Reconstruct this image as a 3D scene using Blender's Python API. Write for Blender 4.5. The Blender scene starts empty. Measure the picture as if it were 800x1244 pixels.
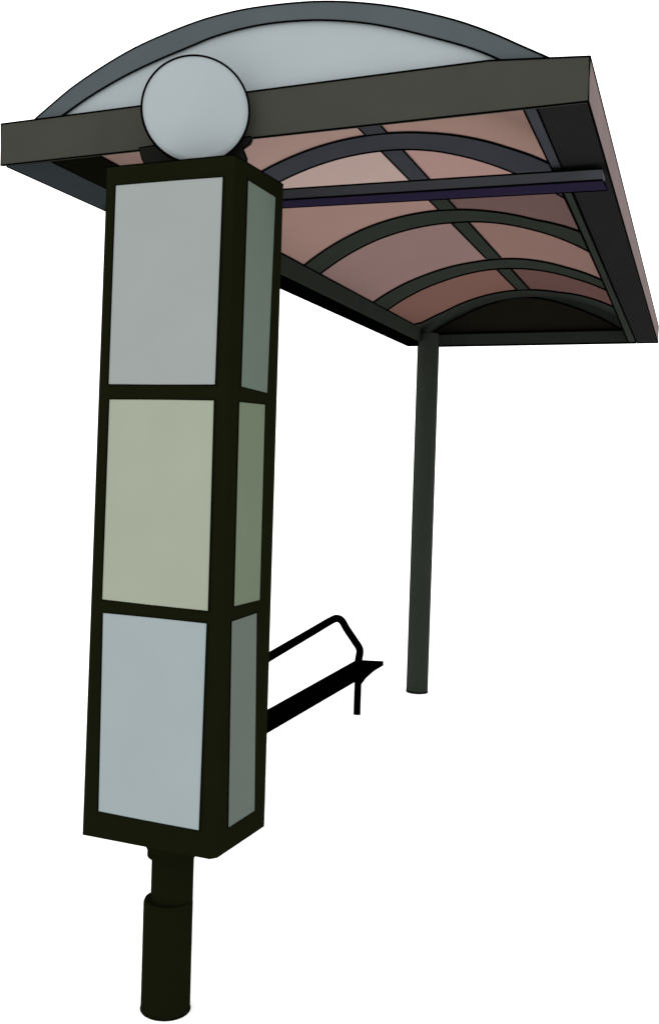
import bpy, math
from mathutils import Vector, Matrix

S = bpy.context.scene
COL = S.collection

# ------------------------------------------------------------------ world, view
W_STRENGTH = 2.2
world = bpy.data.worlds.new("World")
S.world = world
world.use_nodes = True
bg = world.node_tree.nodes["Background"]
bg.inputs[0].default_value = (1, 1, 1, 1)
bg.inputs[1].default_value = W_STRENGTH
S.view_settings.view_transform = 'Standard'
S.view_settings.look = 'None'
S.view_settings.exposure = 0
S.view_settings.gamma = 1
S.render.engine = 'CYCLES'
S.cycles.max_bounces = 6

# ------------------------------------------------------------------ camera
cam_d = bpy.data.cameras.new("camera")
cam = bpy.data.objects.new("camera", cam_d)
COL.objects.link(cam)
r = Vector((0.923445, 0.38258, 0.029682))
u = Vector((-0.036157, 0.009744, 0.999299))
f = Vector((-0.382022, 0.923871, -0.022831))
cam.matrix_world = Matrix(((r.x, u.x, -f.x, 0), (r.y, u.y, -f.y, 0), (r.z, u.z, -f.z, 1.6), (0, 0, 0, 1)))
cam_d.sensor_fit = 'HORIZONTAL'
cam_d.sensor_width = 36
cam_d.lens = 1250.39 / 800 * 36
cam_d.shift_x = (400 - 335.0) / 800
cam_d.shift_y = -(622 - 595.64) / 800
cam_d.clip_end = 1000
S.camera = cam

# ------------------------------------------------------------------ materials
def lin(c):
    c /= 255
    return c / 12.92 if c <= .04045 else ((c + .055) / 1.055) ** 2.4

def mat(name, rgb, gain=1.0, rough=.9, spec=0.0, mottle=.05, scale=6):
    """flat painted / frosted surface: base colour with a faint procedural mottle"""
    m = bpy.data.materials.new(name)
    m.use_nodes = True
    nt = m.node_tree
    p = nt.nodes["Principled BSDF"]
    base = [max(0.0, lin(c) / W_STRENGTH * gain) for c in rgb]
    tc = nt.nodes.new("ShaderNodeTexCoord")
    nz = nt.nodes.new("ShaderNodeTexNoise")
    nz.inputs["Scale"].default_value = scale
    nz.inputs["Detail"].default_value = 4
    nt.links.new(tc.outputs["Object"], nz.inputs["Vector"])
    rp = nt.nodes.new("ShaderNodeValToRGB")
    rp.color_ramp.elements[0].position = .3
    rp.color_ramp.elements[1].position = .7
    rp.color_ramp.elements[0].color = [b * (1 - mottle) for b in base] + [1]
    rp.color_ramp.elements[1].color = [b * (1 + mottle) for b in base] + [1]
    nt.links.new(nz.outputs["Fac"], rp.inputs["Fac"])
    nt.links.new(rp.outputs["Color"], p.inputs["Base Color"])
    p.inputs["Roughness"].default_value = rough
    p.inputs["Specular IOR Level"].default_value = spec
    return m

OUTLINE = mat("black_outline", (4, 4, 4), spec=0)  # drawn black outlines, modelled as thin beads along the edges
M = dict(
    totem=mat("totem_paint", (22, 24, 12), 1.16, spec=0),
    pole=mat("totem_pole_paint", (22, 24, 12), 1.16, spec=0),
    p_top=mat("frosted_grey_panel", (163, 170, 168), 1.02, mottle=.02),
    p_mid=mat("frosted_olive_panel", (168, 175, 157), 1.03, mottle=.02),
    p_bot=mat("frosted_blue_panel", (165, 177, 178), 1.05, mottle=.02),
    s_top=mat("shaded_teal_panel", (100, 112, 102), 1.22, mottle=.02),  # side panels: greener tint, plus the side's shade put into the colour
    s_mid=mat("shaded_green_panel", (111, 123, 103), 1.16, mottle=.02),
    s_bot=mat("shaded_grey_panel", (103, 113, 106), 1.12, mottle=.02),
    disc=mat("opal_disc", (174, 183, 186), 1.06, mottle=.015),
    clip=mat("bracket_paint", (33, 34, 30), 1.2, spec=0),
    fascia=mat("fascia_paint", (70, 71, 64), 1.08),
    gable=mat("gable_paint", (86, 94, 97), 1.11),
    gglass=mat("gable_glass", (174, 183, 186), 1.08, mottle=.015),
    bluegrey=mat("blue_grey_paint", (53, 55, 60), 1.58),
    soffit=mat("soffit_paint", (47, 52, 55), 1.36),
    green=mat("green_grey_paint", (41, 45, 40), 1.6),
    inner=mat("near_black_paint", (13, 14, 8), 3, spec=0),
    black=mat("black_paint", (2, 2, 2), spec=0),
    flange=mat("charcoal_paint", (33, 33, 33), 1.33, spec=0),
    trim=mat("pinkish_trim", (138, 124, 122), 1.0),
    tie=mat("tie_paint", (57, 58, 62), 2.2),
    purple=mat("purple_strip", (36, 30, 50), 1.42),
    lunette=mat("dark_lunette", (21, 20, 15), 3.2, spec=0),
    bench=mat("bench_black_paint", (2, 2, 2), spec=0),
)
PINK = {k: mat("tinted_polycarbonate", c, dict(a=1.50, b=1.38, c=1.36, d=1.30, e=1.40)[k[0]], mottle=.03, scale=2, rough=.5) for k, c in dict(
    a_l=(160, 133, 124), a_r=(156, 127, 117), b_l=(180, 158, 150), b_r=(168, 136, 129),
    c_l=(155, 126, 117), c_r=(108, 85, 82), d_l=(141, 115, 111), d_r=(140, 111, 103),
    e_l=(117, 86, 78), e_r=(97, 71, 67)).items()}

# ------------------------------------------------------------------ mesh helper
class MB:
    """collects shapes; build() links them as ONE mesh object. slot 0 = body, slot 1 = black outline beads"""
    def __init__(s): s.v, s.f, s.m, s.sm = [], [], [], []
    def add(s, vs, fs, slot=0, smooth=False):
        o = len(s.v)
        s.v += [tuple(x) for x in vs]
        for q in fs:
            s.f.append([o + i for i in q]); s.m.append(slot); s.sm.append(smooth)
        return s
    def prism(s, pts, off, slot=0):
        """polygon pts (3-D, planar) swept along off"""
        n = len(pts); off = Vector(off)
        a = [Vector(p) for p in pts]; b = [p + off for p in a]
        fs = [list(range(n)), list(range(2 * n - 1, n - 1, -1))]
        for i in range(n):
            j = (i + 1) % n
            fs.append([j, i, n + i, n + j])
        return s.add(a + b, fs, slot)
    def box(s, x0, x1, y0, y1, z0, z1, slot=0):
        return s.prism([(x0, y0, z0), (x1, y0, z0), (x1, y0, z1), (x0, y0, z1)], (0, y1 - y0, 0), slot)
    def slab(s, quad_xy, z0, z1, slot=0):
        return s.prism([(x, y, z0) for x, y in quad_xy], (0, 0, z1 - z0), slot)
    def tube(s, path, rad, n=8, slot=0, closed=False, smooth=True):
        P = [Vector(p) for p in path]; k = len(P); vs = []; ref = None
        for i in range(k):
            a = P[(i - 1) % k] if (closed or i > 0) else P[i]
            b = P[(i + 1) % k] if (closed or i < k - 1) else P[i]
            t = (b - a).normalized()
            if ref is None:
                ref = Vector((0, 0, 1)) if abs(t.z) < .9 else Vector((1, 0, 0))
            nrm = (ref - t * ref.dot(t)).normalized(); ref = nrm
            bi = t.cross(nrm)
            rr = rad[i] if isinstance(rad, (list, tuple)) else rad
            for j in range(n):
                an = 2 * math.pi * j / n
                vs.append(P[i] + (nrm * math.cos(an) + bi * math.sin(an)) * rr)
        fs = []
        for i in range(k if closed else k - 1):
            i2 = (i + 1) % k
            for j in range(n):
                j2 = (j + 1) % n
                fs.append([i * n + j, i * n + j2, i2 * n + j2, i2 * n + j])
        s.add(vs, fs, slot, smooth)
        if not closed:
            s.add(vs[:n], [list(range(n - 1, -1, -1))], slot); s.add(vs[-n:], [list(range(n))], slot)
        return s
    def bead(s, path, rad, closed=False): return s.tube(path, rad * 1.02, 6, 1, closed)
    def lathe(s, prof, c, n=48, slot=0):
        """prof = [(radius, z)] from bottom to top about vertical axis at c"""
        vs, fs = [], []
        for (rad, z) in prof:
            for j in range(n):
                a = 2 * math.pi * j / n
                vs.append((c[0] + rad * math.cos(a), c[1] + rad * math.sin(a), z))
        for i in range(len(prof) - 1):
            for j in range(n):
                j2 = (j + 1) % n
                fs.append([i * n + j, i * n + j2, (i + 1) * n + j2, (i + 1) * n + j])
        s.add(vs, fs, slot, False)
        s.add(vs[:n], [list(range(n - 1, -1, -1))], slot); s.add(vs[-n:], [list(range(n))], slot)
        return s
    def build(s, name, material, parent=None):
        me = bpy.data.meshes.new(name)
        me.from_pydata(s.v, [], s.f)
        me.materials.append(material); me.materials.append(OUTLINE)
        me.polygons.foreach_set("material_index", s.m)
        me.polygons.foreach_set("use_smooth", s.sm)
        me.update()
        import bmesh
        bm = bmesh.new(); bm.from_mesh(me)
        bmesh.ops.recalc_face_normals(bm, faces=bm.faces)
        bm.to_mesh(me); bm.free()
        o = bpy.data.objects.new(name, me); COL.objects.link(o)
        if parent is not None:
            o.parent = parent
            o.matrix_parent_inverse = Matrix.Translation(parent.location).inverted()
        return o

def thing(name, label, cat, loc):
    o = bpy.data.objects.new(name, None); COL.objects.link(o)
    o.empty_display_size = .1
    o.location = loc; o["label"] = label; o["category"] = cat
    return o

def lab(o, text): o["label"] = text; return o

# ------------------------------------------------------------------ ground
g = MB().lathe([(160, -.2), (160, 0)], (0, 10), 64).build("ground", None or mat("white_floor", (250, 250, 250), W_STRENGTH * .97, mottle=.005, scale=.5))
g["kind"] = "structure"

# ================================================================== BUS SHELTER
XL, XLI, XRI, XR = -2.070, -1.90, -.44, -.300        # outer / inner faces of the two eaves beams
ZB, ZT = 2.526, 2.652                                # underside and top of the eaves
YF, YR = 2.683, 7.50
CX, CZ, R = -1.177, 1.645, 1.215                     # barrel vault: axis and soffit radius
SHIFT_XM = -1.173
def vz(x, rad=R): return CZ + math.sqrt(max(0, rad * rad - (x - CX) ** 2))
sh = thing("bus_shelter", "dark metal bus shelter with an arched roof of pink tinted panels on slim round posts", "bus shelter", (-1.87, 7.3, 0))

# posts (round tubes with an outline bead down each side)
def post(x, y, rad):
    m = MB().lathe([(rad, 0), (rad, ZB + .06)], (x, y), 40)
    for sx in (-1, 1):
        dx, dy = .93 * rad * sx, .36 * rad * sx
        m.bead([(x + dx, y + dy, .005), (x + dx, y + dy, ZB - .01)], .006)
    ring = [(x + (rad + .001) * math.cos(a * math.pi / 20), y + (rad + .001) * math.sin(a * math.pi / 20), .006) for a in range(40)]
    m.bead(ring, .006, True)
    return m.build("post", M['green'], sh)
post(-1.852, 7.26, .0725)
post(-1.985, 3.85, .062)

# front fascia
m = MB().prism([(-2.083, YF, 2.527), (-.298, YF, 2.536), (-.298, YF, 2.648), (-.55, YF, 2.668), (-2.086, YF, 2.657)], (0, .012, 0))
B = .0027
m.bead([(-2.083, YF, 2.527), (-.298, YF, 2.536), (-.298, YF, 2.648), (-.55, YF, 2.668), (-2.086, YF, 2.657)], B, True)
m.build("fascia", M['fascia'], sh)

# front gable: arched frame and pale lunette glass
GO = [(-1.971, 2.665), (-1.916, 2.700), (-1.828, 2.753), (-1.711, 2.807), (-1.612, 2.844), (-1.515, 2.870), (-1.434, 2.888), (-1.354, 2.900), (-1.250, 2.907), (-1.123, 2.904), (-1.012, 2.894), (-0.904, 2.874), (-0.810, 2.850), (-0.719, 2.820), (-0.629, 2.785), (-0.541, 2.742), (-0.477, 2.706), (-0.409, 2.668)]
GI = [(-1.861, 2.671), (-1.767, 2.717), (-1.653, 2.762), (-1.541, 2.796), (-1.432, 2.823), (-1.352, 2.842), (-1.248, 2.854), (-1.146, 2.855), (-1.023, 2.844), (-0.902, 2.820), (-0.808, 2.792), (-0.717, 2.759), (-0.627, 2.724), (-0.572, 2.699), (-0.531, 2.677)]
def smooth(P, n=4):
    """Catmull-Rom through the points"""
    out = []
    for i in range(len(P) - 1):
        p = [Vector(P[max(0, min(len(P) - 1, i + k))]) for k in (-1, 0, 1, 2)]
        for j in range(n):
            t = j / n
            out.append(.5 * ((2 * p[1]) + (p[2] - p[0]) * t + (2 * p[0] - 5 * p[1] + 4 * p[2] - p[3]) * t * t + (3 * p[1] - p[0] - 3 * p[2] + p[3]) * t ** 3))
    out.append(Vector(P[-1]))
    return [tuple(q) for q in out]
def resample(P, n):
    d = [0]
    for a, b in zip(P, P[1:]): d.append(d[-1] + math.dist(a, b))
    out = []
    for i in range(n):
        t = d[-1] * i / (n - 1); k = 0
        while k < len(P) - 2 and d[k + 1] < t: k += 1
        w = (t - d[k]) / max(1e-9, d[k + 1] - d[k])
        out.append(tuple(a + (b - a) * w for a, b in zip(P[k], P[k + 1])))
    return out
go = resample(smooth([(-2.02, 2.630)] + GO + [(-.345, 2.632)]), 60)
gi = resample(smooth([(-1.94, 2.632)] + GI + [(-.46, 2.636)]), 60)
def band(m, A, Bp, y0, y1):
    """flat arch between outline A and outline Bp (x,z lists of equal length), from depth y0 to y1"""
    n = len(A)
    vs = [(x, y, z) for y in (y0, y1) for P in (A, Bp) for x, z in P]
    fs = []
    for i in range(n - 1):
        fs += [[i, i + 1, n + i + 1, n + i], [2 * n + i + 1, 2 * n + i, 3 * n + i, 3 * n + i + 1],
               [i + 1, i, 2 * n + i, 2 * n + i + 1], [n + i, n + i + 1, 3 * n + i + 1, 3 * n + i]]
    fs += [[0, n, 3 * n, 2 * n], [n - 1, 3 * n - 1, 4 * n - 1, 2 * n - 1]]
    return m.add(vs, fs)
m = band(MB(), go, gi, 2.700, 2.726)
m.bead([(x, 2.700, z) for x, z in go], B); m.bead([(x, 2.700, z) for x, z in gi], B)
m.build("gable_arch", M['gable'], sh)
m = MB().prism([(x, 2.708, z) for x, z in [(-1.94, 2.62)] + gi + [(-.46, 2.62)]], (0, .012, 0))
lab(m.build("gable_pane", M['gglass'], sh), "pale grey half moon pane above the front fascia")

# left eaves beam
m = MB().box(XL, XLI - .004, 2.697, YR, ZB + .003, ZT)
m.build("eaves_beam", M['black'], sh)
m = MB().box(XL + .001, XLI, 2.697, 3.95, ZB, ZB + .002)
m.bead([(XL, 2.697, ZB), (XL, 3.95, ZB)], B)
m.bead([(XLI, 2.697, ZB), (XLI, 3.95, ZB)], B)
m.build("soffit_plate", M['soffit'], sh)
m = MB().box(XLI - .003, XLI + .003, 2.697, 3.95, ZB, 2.622)
m.bead([(XLI + .003, 2.697, 2.622), (XLI + .003, 3.95, 2.622)], B)
m.build("inner_plate", M['inner'], sh)
m = MB().box(XLI - .003, XLI + .003, 3.952, 7.47, ZB, 2.622)
m.bead([(XLI + .003, 3.952, 2.622), (XLI + .003, 6.98, 2.622)], .0046)
m.build("inner_plate", M['green'], sh)

# right eaves beam, its pinkish outer trim and the slim inner rail
def zf(y): return ZB + .0095 * max(0, (7.5 - y) / 4.8)      # underside of the right eaves, level with the fascia in front
def soffit_block(m, q, top):
    """hexahedron: plan quad q, underside following zf, flat top"""
    vs = [(x, y, zf(y)) for x, y in q] + [(x, y, top) for x, y in q]
    return m.add(vs, [[3, 2, 1, 0], [4, 5, 6, 7]] + [[i, (i + 1) % 4, 4 + (i + 1) % 4, 4 + i] for i in range(4)])
m = soffit_block(MB(), [(-.425, 2.697), (XR, 2.697), (-.316, 7.51), (-.452, 7.51)], 2.645)
m.bead([(-.316, 7.51, ZB), (-.452, 7.51, ZB)], .0042)
m.build("eaves_beam", M['flange'], sh)
TR = [(XR + .0025, 2.684, 2.536), (-.3135, 7.51, 2.526), (-.3135, 7.51, 2.635), (XR + .0025, 2.684, 2.648)]
m = MB().prism([(x - .0025, y, z) for x, y, z in TR], (.0025, 0, 0))
m.bead(TR, .0028, True)
lab(m.build("side_trim", M['trim'], sh), "pinkish grey outer face of the right eaves beam")
def rail(y0, y1, mt):
    def xo(y): return -.425 - .027 * (y - 2.73) / 4.78
    def xi(y): return -.458 - .045 * max(0, (y - 2.73) / 4.7) ** 1.6
    q = [(xi(y0), y0), (xo(y0) - .001, y0), (xo(y1) - .001, y1), (xi(y1), y1)]
    ys = [y0 + (y1 - y0) * i / 8 for i in range(9)]
    mm = MB()
    for a, b in zip(ys, ys[1:]):
        soffit_block(mm, [(xi(a), a), (xo(a) - .001, a), (xo(b) - .001, b), (xi(b), b)], 2.622)
    rr = .0027 if y0 < 3 else .0045
    mm.bead([(xi(y), y, zf(y)) for y in ys], rr)
    mm.bead([(xo(y), y, zf(y)) for y in ys], rr)
    mm.build("inner_rail", mt, sh)
rail(2.697, 3.26, M['bluegrey']); rail(3.262, 7.43, M['green'])

# ribs: arched bands; each edge is y as a function of x along the vault
def interp(P, x):
    if x <= P[0][0]: return P[0][1]
    for (a, b), (c, d) in zip(P, P[1:]):
        if x <= c: return b + (d - b) * (x - a) / (c - a)
    return P[-1][1]
X0, X1 = -1.897, -.449
TH0, TH1 = math.asin((X0 - CX) / R), math.asin((X1 - CX) / R)
def arc_xs(x0, x1, n=40):
    a, b = math.asin((x0 - CX) / R), math.asin((x1 - CX) / R)
    return [CX + R * math.sin(a + (b - a) * i / n) for i in range(n + 1)]
def sc(x, rad): return CX + (x - CX) * rad / R, CZ + (vz(x) - CZ) * rad / R
def strip(m, xs, lo, hi, ri, ro):
    """shell strip on the vault between edges lo(x) and hi(x), radii ri..ro"""
    n = len(xs); vs = []
    for rad in (ri, ro):
        for fn in (lo, hi):
            for x in xs:
                X, Z = sc(x, rad); vs.append((X, fn(x), Z))
    fs = []
    for i in range(n - 1):
        fs += [[i, n + i, n + i + 1, i + 1], [2 * n + i, 2 * n + i + 1, 3 * n + i + 1, 3 * n + i],
               [i, i + 1, 2 * n + i + 1, 2 * n + i], [n + i + 1, n + i, 3 * n + i, 3 * n + i + 1]]
    fs += [[0, 2 * n, 3 * n, n], [n - 1, 2 * n - 1, 4 * n - 1, 3 * n - 1]]
    return m.add(vs, fs)
RIBS = [
    ([(-1.9, 3.75), (-1.5, 3.735), (-1.2, 3.722), (-.975, 3.712), (-.816, 3.693), (-.666, 3.675), (-.543, 3.63), (-.449, 3.60)],
     [(-1.9, 3.90), (-1.36, 3.906), (-1.12, 3.919), (-1.0, 3.938), (-.848, 3.99), (-.729, 4.04), (-.6, 4.09), (-.449, 4.12)], 'bluegrey', .0031),
    ([(-1.9, 4.868), (-1.59, 4.868), (-1.2, 4.888), (-.957, 4.905), (-.763, 4.895), (-.65, 4.81), (-.544, 4.715), (-.449, 4.66)],
     [(-1.9, 5.10), (-1.58, 5.105), (-1.2, 5.138), (-1.0, 5.14), (-.8, 5.155), (-.557, 5.14), (-.449, 5.13)], 'green', .0042),
    ([(-1.9, 6.045), (-1.57, 6.10), (-1.3, 6.11), (-1.0, 6.06), (-.747, 6.045), (-.564, 5.95), (-.449, 5.90)],
     [(-1.9, 6.345), (-1.54, 6.385), (-1.2, 6.365), (-.736, 6.365), (-.546, 6.27), (-.449, 6.22)], 'green', .0052),
    ([(-1.9, 7.0), (-1.86, 7.10), (-1.72, 7.165), (-1.2, 7.14), (-.933, 7.15), (-.577, 6.965), (-.449, 6.90)],
     [(-1.9, 7.445), (-.449, 7.445)], 'green', .006),
]
RIN, ROUT = R - .002, R + .020
xs = arc_xs(X0, X1)
for lo, hi, mt, rb in RIBS:
    m = strip(MB(), xs, lambda x: interp(lo, x), lambda x: interp(hi, x), RIN, ROUT)
    for E in ((lo, hi) if mt == 'bluegrey' or hi[0][1] < 7.4 else (lo,)):
        m.bead([(sc(x, RIN - .0015)[0], interp(E, x), sc(x, RIN - .0015)[1]) for x in xs], rb * (1.3 if E is hi else 1))
    m.build("roof_rib", M[mt], sh)

# ridge purlin, in two lengths between the ribs
PX0, PX1 = -1.217, -1.131
def purlin(y0, y1, mt, rb):
    m = strip(MB(), arc_xs(PX0, PX1, 4), lambda x: y0 - (.03 if y0 > 3 and abs(y0 - 4.462) > .01 else 0), lambda x: y1 + (.03 if abs(y1 - 4.46) > .01 else 0), RIN + .0008, ROUT - .003)
    for x in (PX0, PX1):
        X, Z = sc(x, RIN)
        m.bead([(X, y0, Z), (X, y1, Z)], rb)
    m.build("ridge_purlin", mt, sh)
purlin(2.728, 3.712, M['bluegrey'], .0030)
purlin(3.926, 4.46, M['bluegrey'], .0033)
purlin(4.462, 4.88, M['green'], .0038)
purlin(5.145, 6.05, M['green'], .0046)
purlin(6.372, 7.135, M['green'], .0054)

# tinted roof panels
SEAM = [(-1.9, 3.95), (-1.69, 4.073), (-1.5, 4.334), (-1.273, 4.484), (-1.016, 4.462), (-.679, 4.134), (-.572, 3.98), (-.449, 3.95)]
c = lambda y: (lambda x: y)
seam = lambda x: max(interp(SEAM, x), interp(RIBS[0][1], x) - .03)
mid = lambda k: (lambda x: .5 * (interp(RIBS[k][0], x) + interp(RIBS[k][1], x)))
BAYS = [('a', c(2.728), mid(0)), ('b', mid(0), seam), ('c', seam, mid(1)), ('d', mid(1), mid(2)), ('e', mid(2), c(7.44))]
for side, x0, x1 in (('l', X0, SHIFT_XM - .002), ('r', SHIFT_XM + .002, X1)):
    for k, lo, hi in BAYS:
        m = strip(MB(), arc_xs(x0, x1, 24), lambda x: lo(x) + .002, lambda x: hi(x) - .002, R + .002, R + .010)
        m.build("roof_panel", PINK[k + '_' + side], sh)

# hanging tie bar with its purple strip underneath
m = MB().prism([(-2.03, 3.215, 2.508), (-.307, 3.215, 2.484), (-.310, 3.215, 2.518), (-2.03, 3.215, 2.544)], (0, .10, 0))
m.bead([(-2.03, 3.215, 2.508), (-.307, 3.215, 2.484), (-.310, 3.215, 2.518), (-2.03, 3.215, 2.544)], .0028, True)
m.build("tie_bar", M['tie'], sh)
m = MB().prism([(-2.03, 3.218, 2.504), (-.304, 3.218, 2.480), (-.300, 3.318, 2.480), (-2.03, 3.290, 2.504)], (0, 0, .0035))
m.bead([(-2.03, 3.290, 2.504), (-.300, 3.318, 2.480), (-.304, 3.218, 2.480)], .0028)
lab(m.build("underside_strip", M['purple'], sh), "dark purple strip under the tie bar")

# rear end: bottom beam, arch plate and dark lunette
m = MB().box(XLI + .0035, -.453, 7.445, 7.505, 2.521, 2.6095)
m.box(XLI + .0035, -1.868, 7.446, 7.504, 2.600, 2.650)
m.bead([(-1.80, 7.445, 2.521), (-.453, 7.445, 2.521)], .0058)
m.bead([(-1.875, 7.445, 2.610), (-.545, 7.445, 2.610)], .0058)
m.build("rear_beam", M['green'], sh)
LU = [(-1.875, 2.609), (-1.785, 2.672), (-1.665, 2.732), (-1.547, 2.788), (-1.429, 2.826), (-1.313, 2.851), (-1.197, 2.857), (-1.054, 2.834), (-0.911, 2.790), (-0.799, 2.746), (-0.687, 2.693), (-0.604, 2.645), (-0.548, 2.609)]
lu = resample(smooth(LU), 50)
xs2 = arc_xs(X0, X1, 49)
outer = [(sc(x, R + .012)[0], sc(x, R + .012)[1]) for x in xs2]
m = band(MB(), outer, lu, 7.448, 7.480)
m.bead([(x, 7.447, z) for x, z in lu], .006)
m.build("rear_arch", M['green'], sh)
m = MB().prism([(x, 7.483, z) for x, z in [(-1.895, 2.60)] + [(x, min(z + .03, vz(x) + .008)) for x, z in lu] + [(-.455, 2.60)]], (0, .012, 0))
lab(m.build("rear_pane", M['lunette'], sh), "blackish half moon pane at the far end")

# ================================================================== TOTEM
K = .96
def kx(x): return x * K
def kz(z): return 1.6 + (z - 1.6) * K
TX0, TX1, TY0, TY1, TZ0, TZ1 = kx(-1.657), kx(-1.233), 2.608 * K, 2.968 * K, kz(.484), kz(2.464)
to = thing("bus_stop_totem", "black square totem pillar with stacked pale panels and a round disc on top", "totem", (-1.345, 2.60, 0))

m = MB()
# slightly tapered square body with a softened front corner
b0 = [(TX0 - .012, TY0), (TX1 - .014, TY0), (TX1, TY0 + .018), (TX1, TY1), (TX0 - .012, TY1)]
t0 = [(TX0 + .012, TY0), (TX1 - .004, TY0), (TX1, TY0 + .004), (TX1, TY1), (TX0 + .012, TY1)]
vs = [(x, y, TZ0 + (.0 if y < TY1 - .01 else -.016)) for x, y in b0] + [(x, y, TZ1 + (0 if y < TY1 - .01 else .012)) for x, y in t0]
n = 5
m.add(vs, [list(range(n - 1, -1, -1)), list(range(n, 2 * n))] + [[i, (i + 1) % n, n + (i + 1) % n, n + i] for i in range(n)])
m.bead([vs[5], vs[6], vs[7], vs[8]], .0016)
m.build("pillar", M['totem'], to)

def fx(xw, z, left):   # the front panels follow the taper
    return kx(xw)
def panel(quad, off, mt, rad=.0021, text=None):
    mm = MB().prism(quad, off)
    o2 = Vector(off)
    mm.bead([Vector(q) + o2 for q in quad], rad, True)
    o = mm.build("sign_panel", mt, to)
    if text: lab(o, text)
yo = TY0 + .004
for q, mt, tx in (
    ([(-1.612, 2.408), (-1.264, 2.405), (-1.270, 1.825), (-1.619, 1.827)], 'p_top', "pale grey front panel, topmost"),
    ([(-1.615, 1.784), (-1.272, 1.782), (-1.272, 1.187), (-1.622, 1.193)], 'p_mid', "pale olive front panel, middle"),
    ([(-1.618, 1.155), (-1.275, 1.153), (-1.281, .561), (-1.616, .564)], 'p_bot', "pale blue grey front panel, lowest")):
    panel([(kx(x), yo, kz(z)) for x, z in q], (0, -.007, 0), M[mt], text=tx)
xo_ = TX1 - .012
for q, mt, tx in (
    ([(2.698, 2.419), (2.908, 2.422), (2.888, 1.823), (2.692, 1.827)], 's_top', "teal grey side panel with shade in its colour, topmost"),
    ([(2.682, 1.783), (2.874, 1.788), (2.878, 1.192), (2.686, 1.194)], 's_mid', "green grey side panel with shade in its colour, middle"),
    ([(2.673, 1.153), (2.858, 1.156), (2.886, .542), (2.691, .549)], 's_bot', "grey side panel with shade in its colour, lowest")):
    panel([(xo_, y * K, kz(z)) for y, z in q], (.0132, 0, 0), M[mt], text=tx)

# pole with collar and lower sleeve
m = MB().lathe([(.062, .05), (.062, TZ0 + .02)], (-1.394, 2.665), 48)
m.build("pole", M['pole'], to)
m = MB().lathe([(.071, .452), (.071, .472), (.074, .476), (.084, .492), (.087, .5), (.087, TZ0 + .01)], (-1.399, 2.665), 48)
m.build("collar", M['pole'], to)
m = MB().lathe([(.0725, 0), (.0725, .316), (.069, .326)], (-1.400, 2.655), 48)
m.bead([(-1.400 + .0725 * math.cos(a * math.pi / 20), 2.655 + .0725 * math.sin(a * math.pi / 20),   .002) for a in range(40)], .002, True)
m.build("pole_sleeve", M['pole'], to)

# round disc on top, turned a little towards the approach, in a two-sided cradle
DC = Vector((-1.344, 2.581, 2.588))
dn = Vector((.466, -.885, 0)).normalized(); dt = Vector((.885, .466, 0)).normalized(); dz = Vector((0, 0, 1))
m = MB(); vs = []; fs = []; N = 72
prof = [(.02, .024), (.06, .022), (.10, .018), (.13, .014), (.1485, .010), (.1485, -.010), (.13, -.014), (.10, -.018), (.06, -.022), (.02, -.024)]
for rad, off in prof:
    for j in range(N):
        a = 2 * math.pi * j / N
        vs.append(DC + dt * rad * math.cos(a) + dz * rad * math.sin(a) + dn * off)
for i in range(len(prof) - 1):
    for j in range(N):
        j2 = (j + 1) % N; fs.append([i * N + j, i * N + j2, (i + 1) * N + j2, (i + 1) * N + j])
m.add(vs, fs, 0, True); m.add(vs[:N], [list(range(N))]); m.add(vs[-N:], [list(range(N - 1, -1, -1))])
dd = m.build("round_disc", M['disc'], to); lab(dd, "pale round disc with a thin black rim")
m = MB().tube([DC + dt * .1492 * math.cos(2 * math.pi * j / N) + dz * .1492 * math.sin(2 * math.pi * j / N) + dn * .008 for j in range(N)], .0039, 8, 0, True)
m.build("rim", OUTLINE, dd)
for y, P in ((2.60, [(-1.534, 2.508), (-1.480, 2.511), (-1.44, 2.50), (-1.41, 2.47), (-1.41, 2.425), (-1.500, 2.425), (-1.509, 2.452), (-1.523, 2.476)]),
             (2.662, [(-1.285, 2.529), (-1.208, 2.529), (-1.209, 2.519), (-1.214, 2.510), (-1.235, 2.498), (-1.223, 2.472), (-1.223, 2.425), (-1.315, 2.425), (-1.315, 2.50)])):
    m = MB().prism([(x, y, z) for x, z in P], (0, .014, 0))
    m.bead([(x, y, z) for x, z in P], .0018, True)
    m.build("cradle", M['clip'], to)

# ================================================================== BENCH
be = thing("bench", "narrow black bench with a bent tube backrest, under the shelter roof", "bench", (-1.95, 5.4, 0))
m = MB().slab([(-2.000, 4.42), (-1.868, 4.42), (-1.868, 6.43), (-2.036, 6.38)], .330, .360)
m.build("seat", M['bench'], be)
yn, yfar = 4.62, 6.395
MB().prism([(-2.02, 6.385, .331), (-1.872, 6.385, .331), (-1.93, 6.385, .285), (-1.975, 6.385, .24), (-2.006, 6.385, .195), (-2.02, 6.385, .19)], (0, .02, 0)).build('seat_bracket', M['bench'], be)
leg_r = .0235
for y in (yn, yfar):
    MB().tube([(-2.026, y, 0), (-2.026, y, .331)], leg_r, 16).build("leg", M['bench'], be)
ctrl = [(-2.027, yfar, .30), (-2.026, yfar, .36), (-2.021, yfar, .425), (-2.065, 6.41, .48), (-2.118, 6.41, .548), (-2.150, 6.40, .600), (-2.166, 6.35, .622), (-2.172, 6.25, .622),
        (-2.172, 5.9, .597), (-2.172, 5.22, .549), (-2.165, 4.80, .520), (-2.150, 4.66, .505), (-2.11, 4.62, .47), (-2.027, yn, .42), (-2.027, yn, .30)]
MB().tube(smooth(ctrl, 6), .0252, 16).build("backrest", M['bench'], be)
